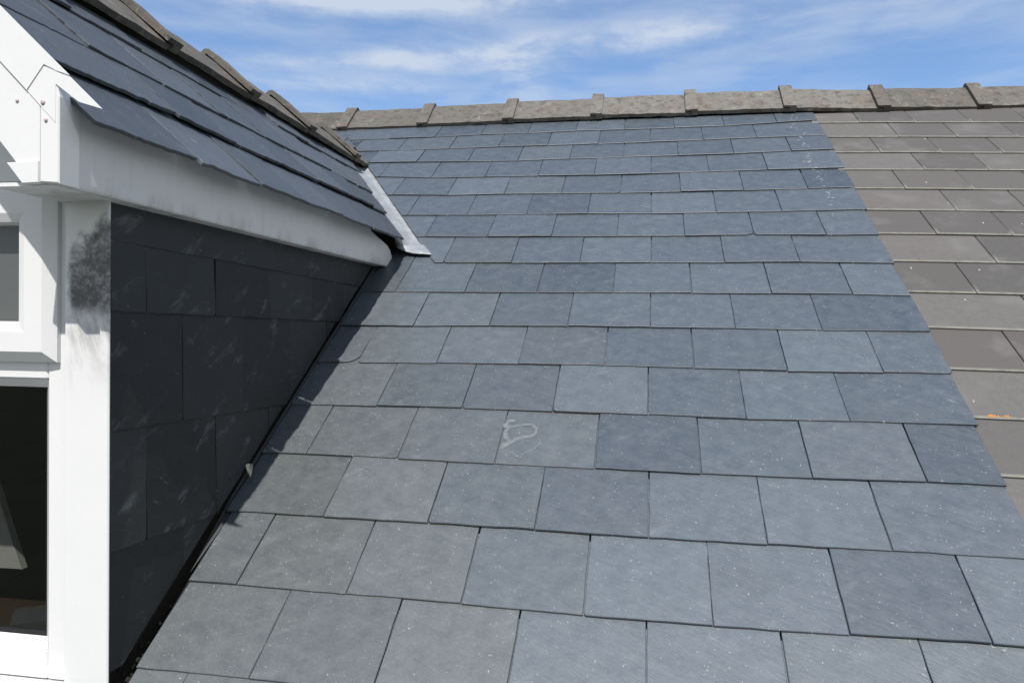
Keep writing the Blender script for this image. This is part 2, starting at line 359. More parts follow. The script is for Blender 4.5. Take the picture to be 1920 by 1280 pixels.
def pvc_mat(name, mould=False, grime=0.0):
    m, nt, bs = principled(name)
    g = nt.nodes.new('ShaderNodeNewGeometry').outputs['Position']
    n = noise(nt, g, 6, 4, 0.6); n2 = noise(nt, g, 45, 4, 0.7)
    b = mixc(nt, n, (0.79, 0.795, 0.79), (0.73, 0.74, 0.74))
    b = mixc(nt, sstep(nt, n2, 0.60, 0.75, 0, 0.12 + grime * 0.3), b, (0.50, 0.49, 0.45))
    if grime > 0:
        sx = nt.nodes.new('ShaderNodeSeparateXYZ'); nt.links.new(g, sx.inputs[0])
        drip = noise(nt, mapping(nt, g, (26, 26, 3.0)), 1.0, 4, 0.6)
        b = mixc(nt, sstep(nt, drip, 0.52, 0.75, 0, grime * 0.45), b, (0.46, 0.46, 0.44))
        sp_ = noise(nt, g, 120, 2, 0.5)
        b = mixc(nt, sstep(nt, sp_, 0.74, 0.78, 0, 0.5), b, (0.25, 0.22, 0.18))
        low = mnode(nt, 'MULTIPLY', sstep(nt, sx.outputs[2], 0.03, -0.012), sstep(nt, noise(nt, mapping(nt, g, (9, 9, 2)), 1.0, 5, 0.7), 0.46, 0.66))
        b = mixc(nt, mnode(nt, 'MULTIPLY', low, 0.45), b, (0.26, 0.25, 0.20))
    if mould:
        # black mould on the upper part of the post; its sharp lower rim paints the box end's shadow edge
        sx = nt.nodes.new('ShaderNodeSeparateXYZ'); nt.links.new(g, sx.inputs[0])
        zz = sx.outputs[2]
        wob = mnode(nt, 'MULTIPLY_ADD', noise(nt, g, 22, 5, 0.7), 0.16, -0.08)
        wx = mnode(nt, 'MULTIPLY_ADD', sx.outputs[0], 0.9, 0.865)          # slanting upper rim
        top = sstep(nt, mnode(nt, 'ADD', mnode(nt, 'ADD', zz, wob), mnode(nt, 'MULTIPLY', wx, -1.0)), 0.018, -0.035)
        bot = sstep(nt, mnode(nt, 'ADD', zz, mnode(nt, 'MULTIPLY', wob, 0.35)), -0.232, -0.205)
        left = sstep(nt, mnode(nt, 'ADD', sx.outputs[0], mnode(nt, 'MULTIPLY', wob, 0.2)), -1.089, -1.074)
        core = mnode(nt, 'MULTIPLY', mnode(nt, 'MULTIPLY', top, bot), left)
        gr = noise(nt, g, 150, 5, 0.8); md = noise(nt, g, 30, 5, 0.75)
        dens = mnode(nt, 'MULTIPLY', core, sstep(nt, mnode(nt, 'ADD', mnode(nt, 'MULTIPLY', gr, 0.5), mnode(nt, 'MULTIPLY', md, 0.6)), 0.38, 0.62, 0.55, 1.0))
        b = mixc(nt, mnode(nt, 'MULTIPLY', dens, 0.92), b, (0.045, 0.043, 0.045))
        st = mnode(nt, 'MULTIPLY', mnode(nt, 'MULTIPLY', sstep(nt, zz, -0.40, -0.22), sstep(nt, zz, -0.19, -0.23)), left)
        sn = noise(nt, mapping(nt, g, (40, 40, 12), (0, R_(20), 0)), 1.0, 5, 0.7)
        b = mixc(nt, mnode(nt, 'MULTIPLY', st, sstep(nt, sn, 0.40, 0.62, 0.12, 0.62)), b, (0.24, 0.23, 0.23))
    nt.links.new(b, bs.inputs['Base Color']); bs.inputs['Roughness'].default_value = 0.42
    bs.inputs['Specular IOR Level'].default_value = 0.4
    bump(nt, bs, n2, 0.0006, 0.4)
    return m
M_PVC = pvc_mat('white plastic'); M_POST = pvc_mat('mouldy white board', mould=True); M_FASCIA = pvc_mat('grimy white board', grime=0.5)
M_DARK = plain('roofing felt', (0.018, 0.018, 0.019), 0.9, 0.2, 0.3, 40)
M_MORTAR = plain('mortar', (0.13, 0.115, 0.095), 0.95, 0.15, 0.5, 60, 0.006)
M_YMORTAR = plain('yellow mortar', (0.42, 0.34, 0.20), 0.95, 0.15, 0.35, 70, 0.006)
M_RUBBER = plain('black gasket', (0.02, 0.02, 0.022), 0.5, 0.4, 0.2)
M_WOOD = plain('brown wood', (0.030, 0.018, 0.010), 0.5, 0.4, 0.3, 20)
M_ROOM = plain('dark room wall', (0.055, 0.048, 0.040), 0.9, 0.2, 0.3, 8)
M_BLIND = plain('grey blind', (0.22, 0.225, 0.24), 0.8, 0.3, 0.06, 10)
M_BOARD = plain('grey board', (0.34, 0.34, 0.32), 0.8, 0.3, 0.15, 12)
M_BOXG = plain('dark grey plastic', (0.045, 0.048, 0.05), 0.5, 0.4, 0.1, 12)
M_CAPSCREW = plain('pinkish screw cap', (0.50, 0.42, 0.42), 0.5, 0.4, 0.2, 90)
M_BRICK = plain('house render', (0.42, 0.40, 0.36), 0.9, 0.2, 0.1, 4)
M_GRASS = plain('grass', (0.055, 0.062, 0.045), 0.9, 0.2, 0.4, 0.6)
def lead_mat():
    m, nt, bs = principled('lead sheet')
    g = nt.nodes.new('ShaderNodeNewGeometry').outputs['Position']
    n = noise(nt, g, 16, 5, 0.65, 0.6); n2 = noise(nt, mapping(nt, g, (60, 14, 14)), 1.0, 5, 0.7)
    b = mixc(nt, sstep(nt, n, 0.3, 0.7), (0.24, 0.26, 0.275), (0.36, 0.38, 0.395))
    b = mixc(nt, sstep(nt, n2, 0.60, 0.74, 0, 0.55), b, (0.70, 0.71, 0.71))
    b = mixc(nt, sstep(nt, noise(nt, g, 55, 4, 0.7), 0.60, 0.74, 0, 0.4), b, (0.22, 0.23, 0.25))
    nt.links.new(b, bs.inputs['Base Color']); bs.inputs['Metallic'].default_value = 0.1; bs.inputs['Roughness'].default_value = 0.55
    bump(nt, bs, n, 0.003, 0.35)
    return m
M_LEAD = lead_mat()
def glass_mat():
    m = bpy.data.materials.new('window glass'); m.use_nodes = True; nt = m.node_tree; nt.nodes.clear()
    o = nt.nodes.new('ShaderNodeOutputMaterial'); mx = nt.nodes.new('ShaderNodeMixShader')
    tr = nt.nodes.new('ShaderNodeBsdfTransparent'); tr.inputs[0].default_value = (0.66, 0.68, 0.66, 1)
    gl = nt.nodes.new('ShaderNodeBsdfGlossy'); gl.inputs['Roughness'].default_value = 0.01
    g = nt.nodes.new('ShaderNodeNewGeometry').outputs['Position']
    b = nt.nodes.new('ShaderNodeBump'); b.inputs['Distance'].default_value = 0.002; b.inputs['Strength'].default_value = 0.1
    nt.links.new(noise(nt, g, 3, 2), b.inputs['Height']); nt.links.new(b.outputs[0], gl.inputs['Normal'])
    gg = nt.nodes.new('ShaderNodeNewGeometry'); dp = nt.nodes.new('ShaderNodeVectorMath'); dp.operation = 'DOT_PRODUCT'
    nt.links.new(gg.outputs['Normal'], dp.inputs[0]); nt.links.new(gg.outputs['Incoming'], dp.inputs[1])
    c5 = mnode(nt, 'POWER', mnode(nt, 'SUBTRACT', 1.0, mnode(nt, 'ABSOLUTE', dp.outputs['Value'])), 5)
    nt.links.new(mnode(nt, 'MULTIPLY_ADD', c5, 0.9, 0.075), mx.inputs[0]); nt.links.new(tr.outputs[0], mx.inputs[1]); nt.links.new(gl.outputs[0], mx.inputs[2])
    nt.links.new(mx.outputs[0], o.inputs[0]); return m
M_GLASS = glass_mat()
def chalk_mat():
    m, nt, bs = principled('chalk smear')
    g = nt.nodes.new('ShaderNodeNewGeometry').outputs['Position']; r = rndnode(nt)
    bs.inputs['Base Color'].default_value = (0.34, 0.37, 0.38, 1); bs.inputs['Roughness'].default_value = 0.9
    nt.links.new(mnode(nt, 'MULTIPLY', r[0], sstep(nt, noise(nt, g, 70, 5, 0.75), 0.32, 0.66, 0.2, 1.0)), bs.inputs['Alpha'])
    return m
M_CHALK = chalk_mat()

# ================================================================== MAIN ROOF, slated half
SL = {
 1:[(-1.374,1.406),(-1.124,1.408),(-0.876,1.423),(-0.626,1.421),(-0.378,1.433),(-0.131,1.429),(0.117,1.427),(0.361,1.43),(0.616,1.455)],
 2:[(-1.275,1.224),(-1.004,1.225),(-0.75,1.229),(-0.501,1.228),(-0.251,1.228),(-0.001,1.232),(0.248,1.236),(0.497,1.245)],
 3:[(-1.379,1.057),(-1.129,1.05),(-0.869,1.038),(-0.622,1.03),(-0.375,1.036),(-0.124,1.038),(0.127,1.041),(0.375,1.043),(0.627,1.061)],
 4:[(-1.264,0.873),(-1.005,0.842),(-0.748,0.836),(-0.5,0.833),(-0.246,0.824),(0.004,0.829),(0.252,0.836),(0.5,0.844)],
 5:[(-1.133,0.651),(-0.88,0.634),(-0.625,0.635),(-0.373,0.629),(-0.124,0.623),(0.125,0.624),(0.378,0.625),(0.63,0.63)],
 6:[(-1.006,0.434),(-0.748,0.426),(-0.497,0.422),(-0.247,0.419),(0.005,0.412),(0.255,0.414),(0.5,0.412)],
 7:[(-0.877,0.227),(-0.623,0.22),(-0.372,0.22),(-0.122,0.215),(0.128,0.212),(0.376,0.215),(0.626,0.208)],
 8:[(-0.752,0.01),(-0.496,0.008),(-0.246,0.006),(0.005,0.006),(0.256,0.002),(0.505,0.006)],
 9:[(-0.876,-0.204),(-0.626,-0.206),(-0.374,-0.204),(-0.119,-0.204),(0.136,-0.204),(0.386,-0.205),(0.631,-0.208)],
 10:[(-0.752,-0.42),(-0.501,-0.413),(-0.251,-0.412),(0.004,-0.413),(0.256,-0.413),(0.503,-0.417)],
 11:[(-0.874,-0.625),(-0.626,-0.621),(-0.378,-0.618),(-0.126,-0.62),(0.125,-0.622),(0.376,-0.626),(0.625,-0.624)],
 12:[(-0.748,-0.832),(-0.504,-0.829),(-0.254,-0.83),(-0.002,-0.832),(0.247,-0.836),(0.497,-0.834)],
 13:[(-0.877,-1.037),(-0.628,-1.039),(-0.376,-1.042),(-0.128,-1.043),(0.124,-1.045),(0.374,-1.044),(0.62,-1.04)],
 14:[(-0.751,-1.245),(-0.497,-1.245),(-0.249,-1.247),(0.002,-1.249),(0.25,-1.25),(0.497,-1.249)],
 15:[(-0.874,-1.449),(-0.623,-1.453),(-0.375,-1.454),(-0.124,-1.458),(0.125,-1.458),(0.372,-1.455),(0.617,-1.453)],
 16:[(-0.747,-1.656),(-0.5,-1.657),(-0.251,-1.66),(-0.001,-1.662),(0.248,-1.659),(0.492,-1.656)]}
ENDS = {1:(0.808,1.475),2:(0.812,1.254),3:(0.813,1.066),4:(0.812,0.844),5:(0.812,0.635),6:(0.811,0.422),7:(0.805,0.21),8:(0.804,-0.003),9:(0.799,-0.216),
        10:(0.802,-0.415),11:(0.8,-0.624),12:(0.793,-0.834),13:(0.785,-1.043),14:(0.782,-1.25),15:(0.780,-1.456),16:(0.778,-1.66)}
G = 0.2078
for k in range(17, 22):
    s = -(k - 8) * G
    SL[k] = [((-0.875 if k % 2 else -0.75) + 0.25 * i, s) for i in range(6 + k % 2)]; ENDS[k] = (0.777, s)
DORM_L, DORM_R, DORM_AX = -2.06, -1.0, -1.53
def lerp_s(pts, x):
    if x <= pts[0][0]: return pts[0][1] + (x - pts[0][0]) * 0.005
    for p, q in zip(pts, pts[1:]):
        if x <= q[0]: return p[1] + (q[1] - p[1]) * (x - p[0]) / (q[0] - p[0])
    return pts[-1][1]
slate_roof = empty('slate_roof', 'main pitched roof slope covered in new blue grey slates under a concrete ridge', 'slate roof')
mb = MB()
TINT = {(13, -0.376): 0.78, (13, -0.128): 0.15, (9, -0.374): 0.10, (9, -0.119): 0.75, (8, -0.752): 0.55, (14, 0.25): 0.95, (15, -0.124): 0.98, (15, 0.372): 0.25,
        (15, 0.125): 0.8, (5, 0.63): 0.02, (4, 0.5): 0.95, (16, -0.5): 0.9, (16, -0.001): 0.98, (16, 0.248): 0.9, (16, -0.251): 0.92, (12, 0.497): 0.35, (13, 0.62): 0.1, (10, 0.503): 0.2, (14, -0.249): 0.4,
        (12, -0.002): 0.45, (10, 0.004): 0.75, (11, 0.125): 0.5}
for k in sorted(SL, reverse=True):
    pts = SL[k]; x = [p[0] for p in pts]
    xs = [x[0] - 0.25 * i for i in range(20, 0, -1)] + x + [ENDS[k][0]]
    ss = [lerp_s(pts, x[0] - 0.25 * i) for i in range(20, 0, -1)] + [p[1] for p in pts] + [ENDS[k][1]]
    if xs[-1] - xs[-2] < 0.1: del xs[-2], ss[-2]
    for i in range(len(xs) - 1):
        x0, x1 = xs[i], xs[i + 1]
        if x1 < -4.6: continue
        j = random.uniform(-0.0018, 0.0018)
        s0, s1 = ss[i] + j + random.uniform(-.0008, .0008), ss[i + 1] + j + random.uniform(-.0008, .0008)
        g0 = random.uniform(0.0006, 0.0018)
        L = 0.40
        sm = (s0 + s1) / 2
        if k == 1: L = 0.33
        if k == 2: L = 0.40
        if k == 9 and x1 < -0.6 and x0 > -1.2: L = 0.335
        rot = random.uniform(-0.003, 0.003)
        po = [(x0 + g0 + (0.0 if k != 8 else 0), s0), (x1 - g0, s1), (x1 - g0 - rot * L, sm + L), (x0 + g0 - rot * L, sm + L)]
        # dressed corners, here and there
        if random.random() < 0.12:
            c = random.uniform(0.003, 0.008); po = [(po[0][0] + c, po[0][1]), po[1], po[2], po[3], (po[0][0], po[0][1] + c)]
        elif random.random() < 0.12:
            c = random.uniform(0.003, 0.009); po = [po[0], (po[1][0] - c, po[1][1]), (po[1][0], po[1][1] + c * 1.2), po[2], po[3]]
        if k == 11 and abs(x1 + 0.874) < 0.01:                        # the rounded corner by the dormer
            r_ = 0.045; po = [po[0]] + [(x1 - g0 - r_ + r_ * math.sin(t), s1 + r_ - r_ * math.cos(t)) for t in [R_(a) for a in (0, 18, 36, 54, 72, 90)]] + po[2:]
        if k == 7 and abs(x1 - 0.376) < 0.01:                         # chipped corner
            po = [po[0], (x1 - 0.022, s1), (x1 - 0.018, s1 + 0.006), (x1 - 0.006, s1 + 0.008), (x1 - g0, s1 + 0.02)] + po[2:]
        mid = (x0 + x1) / 2
        polys = [po]
        if sm > -0.02:                                                 # cut along the two valleys
            if mid > DORM_AX: polys = [clip(po, 1, 0.582, -0.780)]
            else: polys = [clip(po, -1, 0.582, 2 * 1.53 - 0.780)]
            if 1.0 < sm and polys[0] and min(p[0] for p in po) < DORM_AX < max(p[0] for p in po) and sm < 1.3: polys = [clip(po, 1, 0.582, -0.780), clip(po, -1, 0.582, 3.06 - 0.780)]
        elif sm > -0.25: polys = [clip(po, 1, 0, -1.004 if mid > DORM_AX else -99)] if mid > -1.6 else [clip(po, -1, 0, 2.056)]
        else:
            if sm < -2.15: pass                                          # the courses below the dormer's window run through
            elif mid > DORM_AX: polys = [clip(po, 1, 0, -1.002 if sm > -1.3 else -0.986)]
            else: polys = [clip(po, -1, 0, 2.06)]
        tilt = 0.0125 / 0.40 + random.uniform(-0.004, 0.003); cant = random.uniform(-0.006, 0.006)
        lift = random.choice([0, 0, 0, 0.0008, 0.0018]); t_ = random.uniform(0.0050, 0.0068)
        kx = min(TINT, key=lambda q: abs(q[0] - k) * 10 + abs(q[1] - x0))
        r0 = TINT[kx] * (0.55 + 0.03 * min(k, 15)) if (kx[0] == k and abs(kx[1] - x0) < 0.02) else min(0.98, max(0.02, random.gauss(0.26 + 0.032 * min(k, 15), 0.17)))  # lower courses paler: the sun's stronger sheen there is put into the colour
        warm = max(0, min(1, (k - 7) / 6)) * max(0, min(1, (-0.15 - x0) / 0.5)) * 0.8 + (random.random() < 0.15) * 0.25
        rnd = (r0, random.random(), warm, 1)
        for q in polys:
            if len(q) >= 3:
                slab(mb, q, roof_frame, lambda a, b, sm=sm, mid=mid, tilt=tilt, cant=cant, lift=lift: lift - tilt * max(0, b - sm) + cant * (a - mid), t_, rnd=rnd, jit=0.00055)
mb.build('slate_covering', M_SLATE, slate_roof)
# felted deck under the slates, and the far slope behind the ridge
RIDGE_S = 1.766
mb = MB()
def deck(poly, h0=-0.026, t=0.02): slab(mb, poly, roof_frame, lambda a, b: h0, t, jit=0, seg=9)
deck([(-1.012, -2.75), (0.79, -2.75), (0.79, 0.06), (-0.80, 0.06), (-1.012, 0.055)])
deck(clip([(-1.53, 0.0605), (0.79, 0.0605), (0.79, RIDGE_S), (-1.53, RIDGE_S)], 1, 0.582, -0.81))
deck([(-4.6, -2.75), (-2.048, -2.75), (-2.048, 0.055), (-2.25, 0.06), (-4.6, 0.06)])
deck(clip([(-4.6, 0.0605), (-1.5305, 0.0605), (-1.5305, RIDGE_S), (-4.6, RIDGE_S)], -1, 0.582, 3.06 - 0.81))
deck([(-2.047, -2.75), (-1.013, -2.75), (-1.013, -1.80), (-2.047, -1.80)])
yr, zr = RIDGE_S * cp, RIDGE_S * sp
mb.add([(-4.6, yr, zr - 0.02), (0.79, yr, zr - 0.02), (0.79, yr * 2 + 2.3, -2.75 * sp), (-4.6, yr * 2 + 2.3, -2.75 * sp)], [(0, 1, 2, 3)])
mb.build('roof_deck', M_DARK, slate_roof)

# ridge tiles: angle profile, with a raised collar at the left end that laps the tile before it
LEG, RT_T, ANG = 0.20, 0.020, R_(43.5)
def ridge_profile(out, drop=0.0, leg=LEG, io=0.0):
    """angle section (across, up) from the near foot over the apex to the far foot"""
    o = []; ti = RT_T + out
    ca, sa = math.cos(ANG), math.sin(ANG); l = leg + drop
    nx, nz = -sa, ca                                                   # outward normal of the near leg
    outer = [(-l * ca + nx * ti, -l * sa + nz * ti), (-0.030 * ca + nx * ti, -0.030 * sa + nz * ti)]
    ap = ti / ca
    outer += [(-0.008, ap - 0.0125)]
    outer += [(-p[0], p[1]) for p in reversed(outer)]
    inner = [(-l * ca + nx * io, -l * sa + nz * io), (0, io / ca - (0.010 if io else 0)), (l * ca - nx * io, -l * sa + nz * io)]
    return outer, inner
def ridge_tile(place, x0, x1, zL, zR, rnd, collar=0.062, cl_out=0.014):
    """place(along, across, up) -> xyz"""
    m = MB()
    def ext(xa, xb, out, drop, nseg, leg=LEG, io=0.0):
        outer, inner = ridge_profile(out, drop, leg, io); ring = outer + inner[::-1]; n = len(ring); P = []; C = []
        for i in range(nseg + 1):
            x = xa + (xb - xa) * i / nseg; f = (x - x0) / (x1 - x0); dz = zL + (zR - zL) * f
            for q in ring:
                e = 0.0012 if 0 < i < nseg else 0.0
                P.append(place(x, q[0] + random.gauss(0, e), q[1] + dz + random.gauss(0, e))); C.append((rnd, random.random(), 0, 1))
        F = [tuple(range(n)), tuple(range(nseg * n, (nseg + 1) * n))[::-1]]
        for i in range(nseg):
            for j in range(n):
                k = (j + 1) % n; F.append((i * n + j, (i + 1) * n + j, (i + 1) * n + k, i * n + k))
        m.add(P, F, None, C)
    ext(x0 + 0.032, x1, 0.0, 0.0, 9)
    ext(x0, x0 + 0.030, cl_out, 0.010, 2, io=RT_T + 0.0035)
    ext(x0 + 0.030, x0 + collar, cl_out, 0.010, 2)
    return m
RAX, RAZ = 1.475, 1.035 - RT_T / math.cos(ANG) + 0.004
def main_place(a, c, u): return (a, RAX + c, RAZ + u)
colx = [-4.47, -4.01, -3.56, -3.10, -2.64, -2.19, -1.732, -1.265, -0.792, -0.313, 0.176, 0.662, 1.104, 1.563, 2.02, 2.48, 2.94]
cdz = [-0.012] * 6 + [-0.010, -0.006, 0.004, 0.010, 0.011, 0.016, -0.004, -0.014, -0.02, -0.02, -0.02]
tile_roof = empty('tiled_roof', 'older roof slope of weathered brown grey concrete tiles beyond the new slates', 'tiled roof')
for i in range(len(colx) - 1):
    m_ = ridge_tile(main_place, colx[i] + random.uniform(-.003, .003), colx[i + 1] + 0.029, cdz[i] + random.uniform(-.002, .003), cdz[i + 1] - random.uniform(0.003, 0.008), random.random())
    m_.build('ridge_tile', M_RIDGE, slate_roof if colx[i] < 0.7 else tile_roof)
mb = MB(); mbt = MB()
for xa, xb, b_ in ((-4.5, 0.80, mb), (0.801, 3.0, mbt)):                                # mortar bed, set back under the ridge tiles
    n = 60; P = []
    for i in range(n + 1):
        x = xa + (xb - xa) * i / n
        P += [(x, RAX - 0.112 + random.uniform(-.004, .004), RAZ - 0.19), (x, RAX - 0.100 + random.uniform(-.004, .004), RAZ - 0.118), (x, RAX + 0.105, RAZ - 0.118), (x, RAX + 0.112, RAZ - 0.19)]
    b_.add(P, [(4 * i + j, 4 * i + 4 + j, 4 * i + 5 + j, 4 * i + 1 + j) for i in range(n) for j in range(3)])
mb.build('mortar_bed', M_MORTAR, slate_roof); mbt.build('mortar_bed', M_MORTAR, tile_roof)

# chalk smear on one slate
CH = [(-0.347,-0.875,.007),(-0.362,-0.876,.008),(-0.370,-0.887,.007),(-0.371,-0.900,.008),(-0.354,-0.901,.004),(-0.333,-0.893,.004),(-0.307,-0.889,.005),(-0.292,-0.900,.006),(-0.287,-0.919,.004),(-0.296,-0.935,.006),(-0.317,-0.941,.008),(-0.336,-0.951,.008),(-0.346,-0.963,.007),(-0.360,-0.975,.010),(-0.369,-0.990,.006)]
CH2 = [(-0.279,-0.942,.0012),(-0.272,-0.957,.0016),(-0.276,-0.976,.0015),(-0.293,-0.993,.0016),(-0.310,-1.009,.0014),(-0.315,-1.023,.0012)]
CH3 = [(-0.311,-1.022,.0016),(-0.328,-1.014,.0014),(-0.341,-0.999,.001)]
CH4 = [(-0.361,-0.905,.004),(-0.366,-0.93,.007),(-0.360,-0.95,.008),(-0.350,-0.962,.006)]
mb = MB()
def catmull(p0, p1, p2, p3, t):
    return tuple(0.5 * ((2 * b) + (-a + c) * t + (2 * a - 5 * b + 4 * c - d) * t * t + (-a + 3 * b - 3 * c + d) * t ** 3) for a, b, c, d in zip(p0, p1, p2, p3))
for n_, (S, al) in enumerate(((CH, 0.45), (CH2, 0.40), (CH3, 0.35), (CH4, 0.42))):
    Q = []
    for i in range(len(S) - 1):
        for t in range(5): Q.append(catmull(S[max(0, i - 1)], S[i], S[i + 1], S[min(len(S) - 1, i + 2)], t / 5))
    Q.append(S[-1]); P = []; C = []
    for i, q in enumerate(Q):
        a, b = Q[max(0, i - 1)], Q[min(len(Q) - 1, i + 1)]
        d = Vector((b[0] - a[0], b[1] - a[1])); d.normalize(); w = q[2]
        for e, aa in ((-1, 0.0), (-0.55, al), (0.55, al), (1, 0.0)):
            x, s = q[0] - d.y * w * e, q[1] + d.x * w * e
            P.append(roof_frame(x, s, -0.0313 * (s + 1.0405) + 0.0030 + 0.0006 * n_)); C.append((aa, 0, 0, 1))
    F = [(4 * i + j, 4 * i + j + 1, 4 * i + 5 + j, 4 * i + 4 + j) for i in range(len(Q) - 1) for j in range(3)]
    mb.add(P, F, None, C)
mb.build('chalk_mark', M_CHALK, slate_roof)
# lichen spots and droppings on the slates, each a low crust
M_SPOT = plain('pale lichen', (0.42, 0.40, 0.31), 0.95, 0.1, 0.3, 200); M_ORANGE = plain('orange lichen', (0.62, 0.22, 0.03), 0.95, 0.1, 0.3, 200)
def crust(mb, x, s, r, h=0.0015, base=0.001):
    n = 12; P = [roof_frame(x, s, base + h)]
    for i in range(n):
        a = i / n * 6.283; rr = r * random.uniform(0.7, 1.15); P.append(roof_frame(x + rr * math.cos(a), s + rr * math.sin(a) * 1.1, base + h * 0.6))
    for i in range(n):
        q = P[1 + i]; P.append((q[0], q[1], q[2] - 0.004))
    mb.add(P, [(0, 1 + i, 1 + (i + 1) % n) for i in range(n)] + [(1 + i, 1 + n + i, 1 + n + (i + 1) % n, 1 + (i + 1) % n) for i in range(n)])
for x, s, r in ((-0.634, -1.552, .0052), (-0.577, -1.62, .0055), (-0.07, -0.925, .005)):
    mb = MB(); crust(mb, x, s, r, 0.0005, -0.0313 * ((s + 8 * G) % G) + 0.0012); mb.build('lichen_spot', M_SPOT, slate_roof)

# ================================================================== MAIN ROOF, tiled half
mb = MB()
TW = 0.238
for k in range(22, -1, -1):
    s_ = 0.433 - (k - 6) * 0.2055 if k >= 6 else 0.433 + (6 - k) * 0.2027
    first = 0.996 if k % 2 else 1.118
    edge = ENDS.get(k, (0.80, 0))[0] + 0.004
    xs = [edge] + [first + TW * i for i in range(-1, 10) if first + TW * i > edge + 0.09]
    if k == 0: continue
    for i in range(len(xs) - 1):
        x0, x1 = xs[i], xs[i + 1]
        sl = -(0.062 + 0.034 * s_)
        f = lambda x: s_ + sl * (x - 0.81)
        j = random.uniform(-0.0015, 0.0015); L = 0.27 if k == 1 else 0.31
        x0e = x0 + 0.0010
        if i == 0: x0e = x0 - 0.0 - 0.05                               # runs in under the slates' verge
        po = [(x0e, f(x0) + j), (x1 - 0.0010, f(x1) + j), (x1 - 0.0010, f(x1) + L), (x0e, f(x0) + L)]
        tilt = 0.0105 / 0.31; sm = f((x0 + x1) / 2) + j; cant = random.uniform(-0.0012, 0.0012); mid = (x0 + x1) / 2
        drop = -0.0045 if i == 0 else -0.0030 + random.uniform(-.0006, .0006)
        r0 = random.gauss(0.35, 0.2)
        if i == 0 and k % 2 == 0: r0 = 0.85
        rnd = (min(1, max(0, r0)), random.random(), 0, 1)
        # clipped along the verge: pieces beside the slates are cut flush
        if i == 0: po = clip(po, 1, 0, edge - 0.03)
        slab(mb, po, roof_frame, lambda a, b, sm=sm, mid=mid, tilt=tilt, cant=cant, drop=drop: drop - tilt * max(0, b - sm) + cant * (a - mid), 0.0085, bev=0.0022, rnd=rnd, jit=0.0002, nose=0.012, seg=0.06)
mb.build('tile_covering', M_TILE, tile_roof)
mb = MB()
slab(mb, [(0.792, -2.75), (3.2, -2.75), (3.2, RIDGE_S), (0.792, RIDGE_S)], roof_frame, lambda a, b: -0.045 - 0.03 * max(0, a - 0.8), 0.02, jit=0, seg=9)
mb.add([(0.791, yr, zr - 0.02), (3.2, yr, zr - 0.02), (3.2, yr * 2 + 2.3, -2.75 * sp), (0.791, yr * 2 + 2.3, -2.75 * sp)], [(0, 1, 2, 3)])
mb.build('roof_deck', M_DARK, tile_roof)
mb = MB()
for x, s, r in ((0.829, -0.7935, .003), (0.835, -0.7925, .004), (0.842, -0.7935, .003), (0.850, -0.794, .0025), (0.872, -0.794, .003), (0.866, -0.7935, .0025)): crust(mb, x, s, r, 0.0012, -0.0046)
mb.build('orange_lichen', M_ORANGE, tile_roof)

# ================================================================== DORMER
dormer = empty('dormer', 'white framed gabled dormer with slate hung cheek and its own small slate roof', 'dormer')
CX = -1.0
# --- slate hung cheek
mb = MB()
def cheek_frame(a, b, h): return (CX + h, a, b)
foot = (-0.659, 1, 0.024)
def cheek_slate(y0, y1, zt, zb0, zb1, rr=None):
    g0 = 0.0018; z = (zb0 + zb1) / 2 + random.uniform(-.001, .001)
    lean = random.uniform(-0.004, 0.008)
    po = [(y0 + g0, zb0), (y1 - g0, zb1), (y1 - g0 - lean, zt), (y0 + g0 - lean, zt)]
    if random.random() < 0.3: c = random.uniform(.004, .01); po = [po[0], (po[1][0] - c, po[1][1]), (po[1][0], po[1][1] + c)] + po[2:]
    po = clip(po, *foot); po = clip(po, 1, 0, -1.4435)
    tl = random.uniform(0.018, 0.026); ct = random.uniform(-0.014, 0.014)
    slab(mb, po, cheek_frame, lambda a, b: 0.0 - tl * (b - z) + ct * (a - (y0 + y1) / 2), 0.0075, rnd=(rr if rr is not None else random.random(), random.random(), 0, 1))
def fb(y, k): return (None, -0.083 - 0.011 * (y + 1.44), -0.216 - 0.006 * (y + 1.44), -0.443 - 0.024 * (y + 1.44), -0.673 - 0.03 * (y + 1.44), -0.90)[k]
def course(joints, k, ztop):
    for a, b in zip(joints, joints[1:]): cheek_slate(a, b, ztop, fb(a, k), fb(b, k))
course([-1.44, -1.20, -0.95], 5, -0.58)
course([-1.44, -1.330, -1.076, -0.82, -0.57], 4, -0.36)
course([-1.44, -1.210, -0.959, -0.701, -0.45, -0.2], 3, -0.13)
course([-1.44, -1.334, -1.087, -0.829, -0.566, -0.32, -0.07], 2, 0.0)
course([-1.44, -0.81, -0.15, 0.05], 1, 0.03)
mb.build('slate_cheek', M_SHADED_SLATE, dormer)
mb = MB()
cw = [(-1.438, -1.20), (-1.438, 0.06), (0.09, 0.06), (-0.05, -0.03 + 0.0)]
prism(mb, [(-1.438, -0.94), (-1.438, 0.05), (0.08, 0.05)], CX - 0.025, CX - 0.06, 'x')
mb.build('cheek_wall', M_DARK, dormer)
mb = MB()
prism(mb, [(-1.438, -0.94), (-1.438, 0.05), (0.08, 0.05)], DORM_L + 0.02, DORM_L + 0.06, 'x')
mb.build('cheek_wall', M_DARK, dormer)
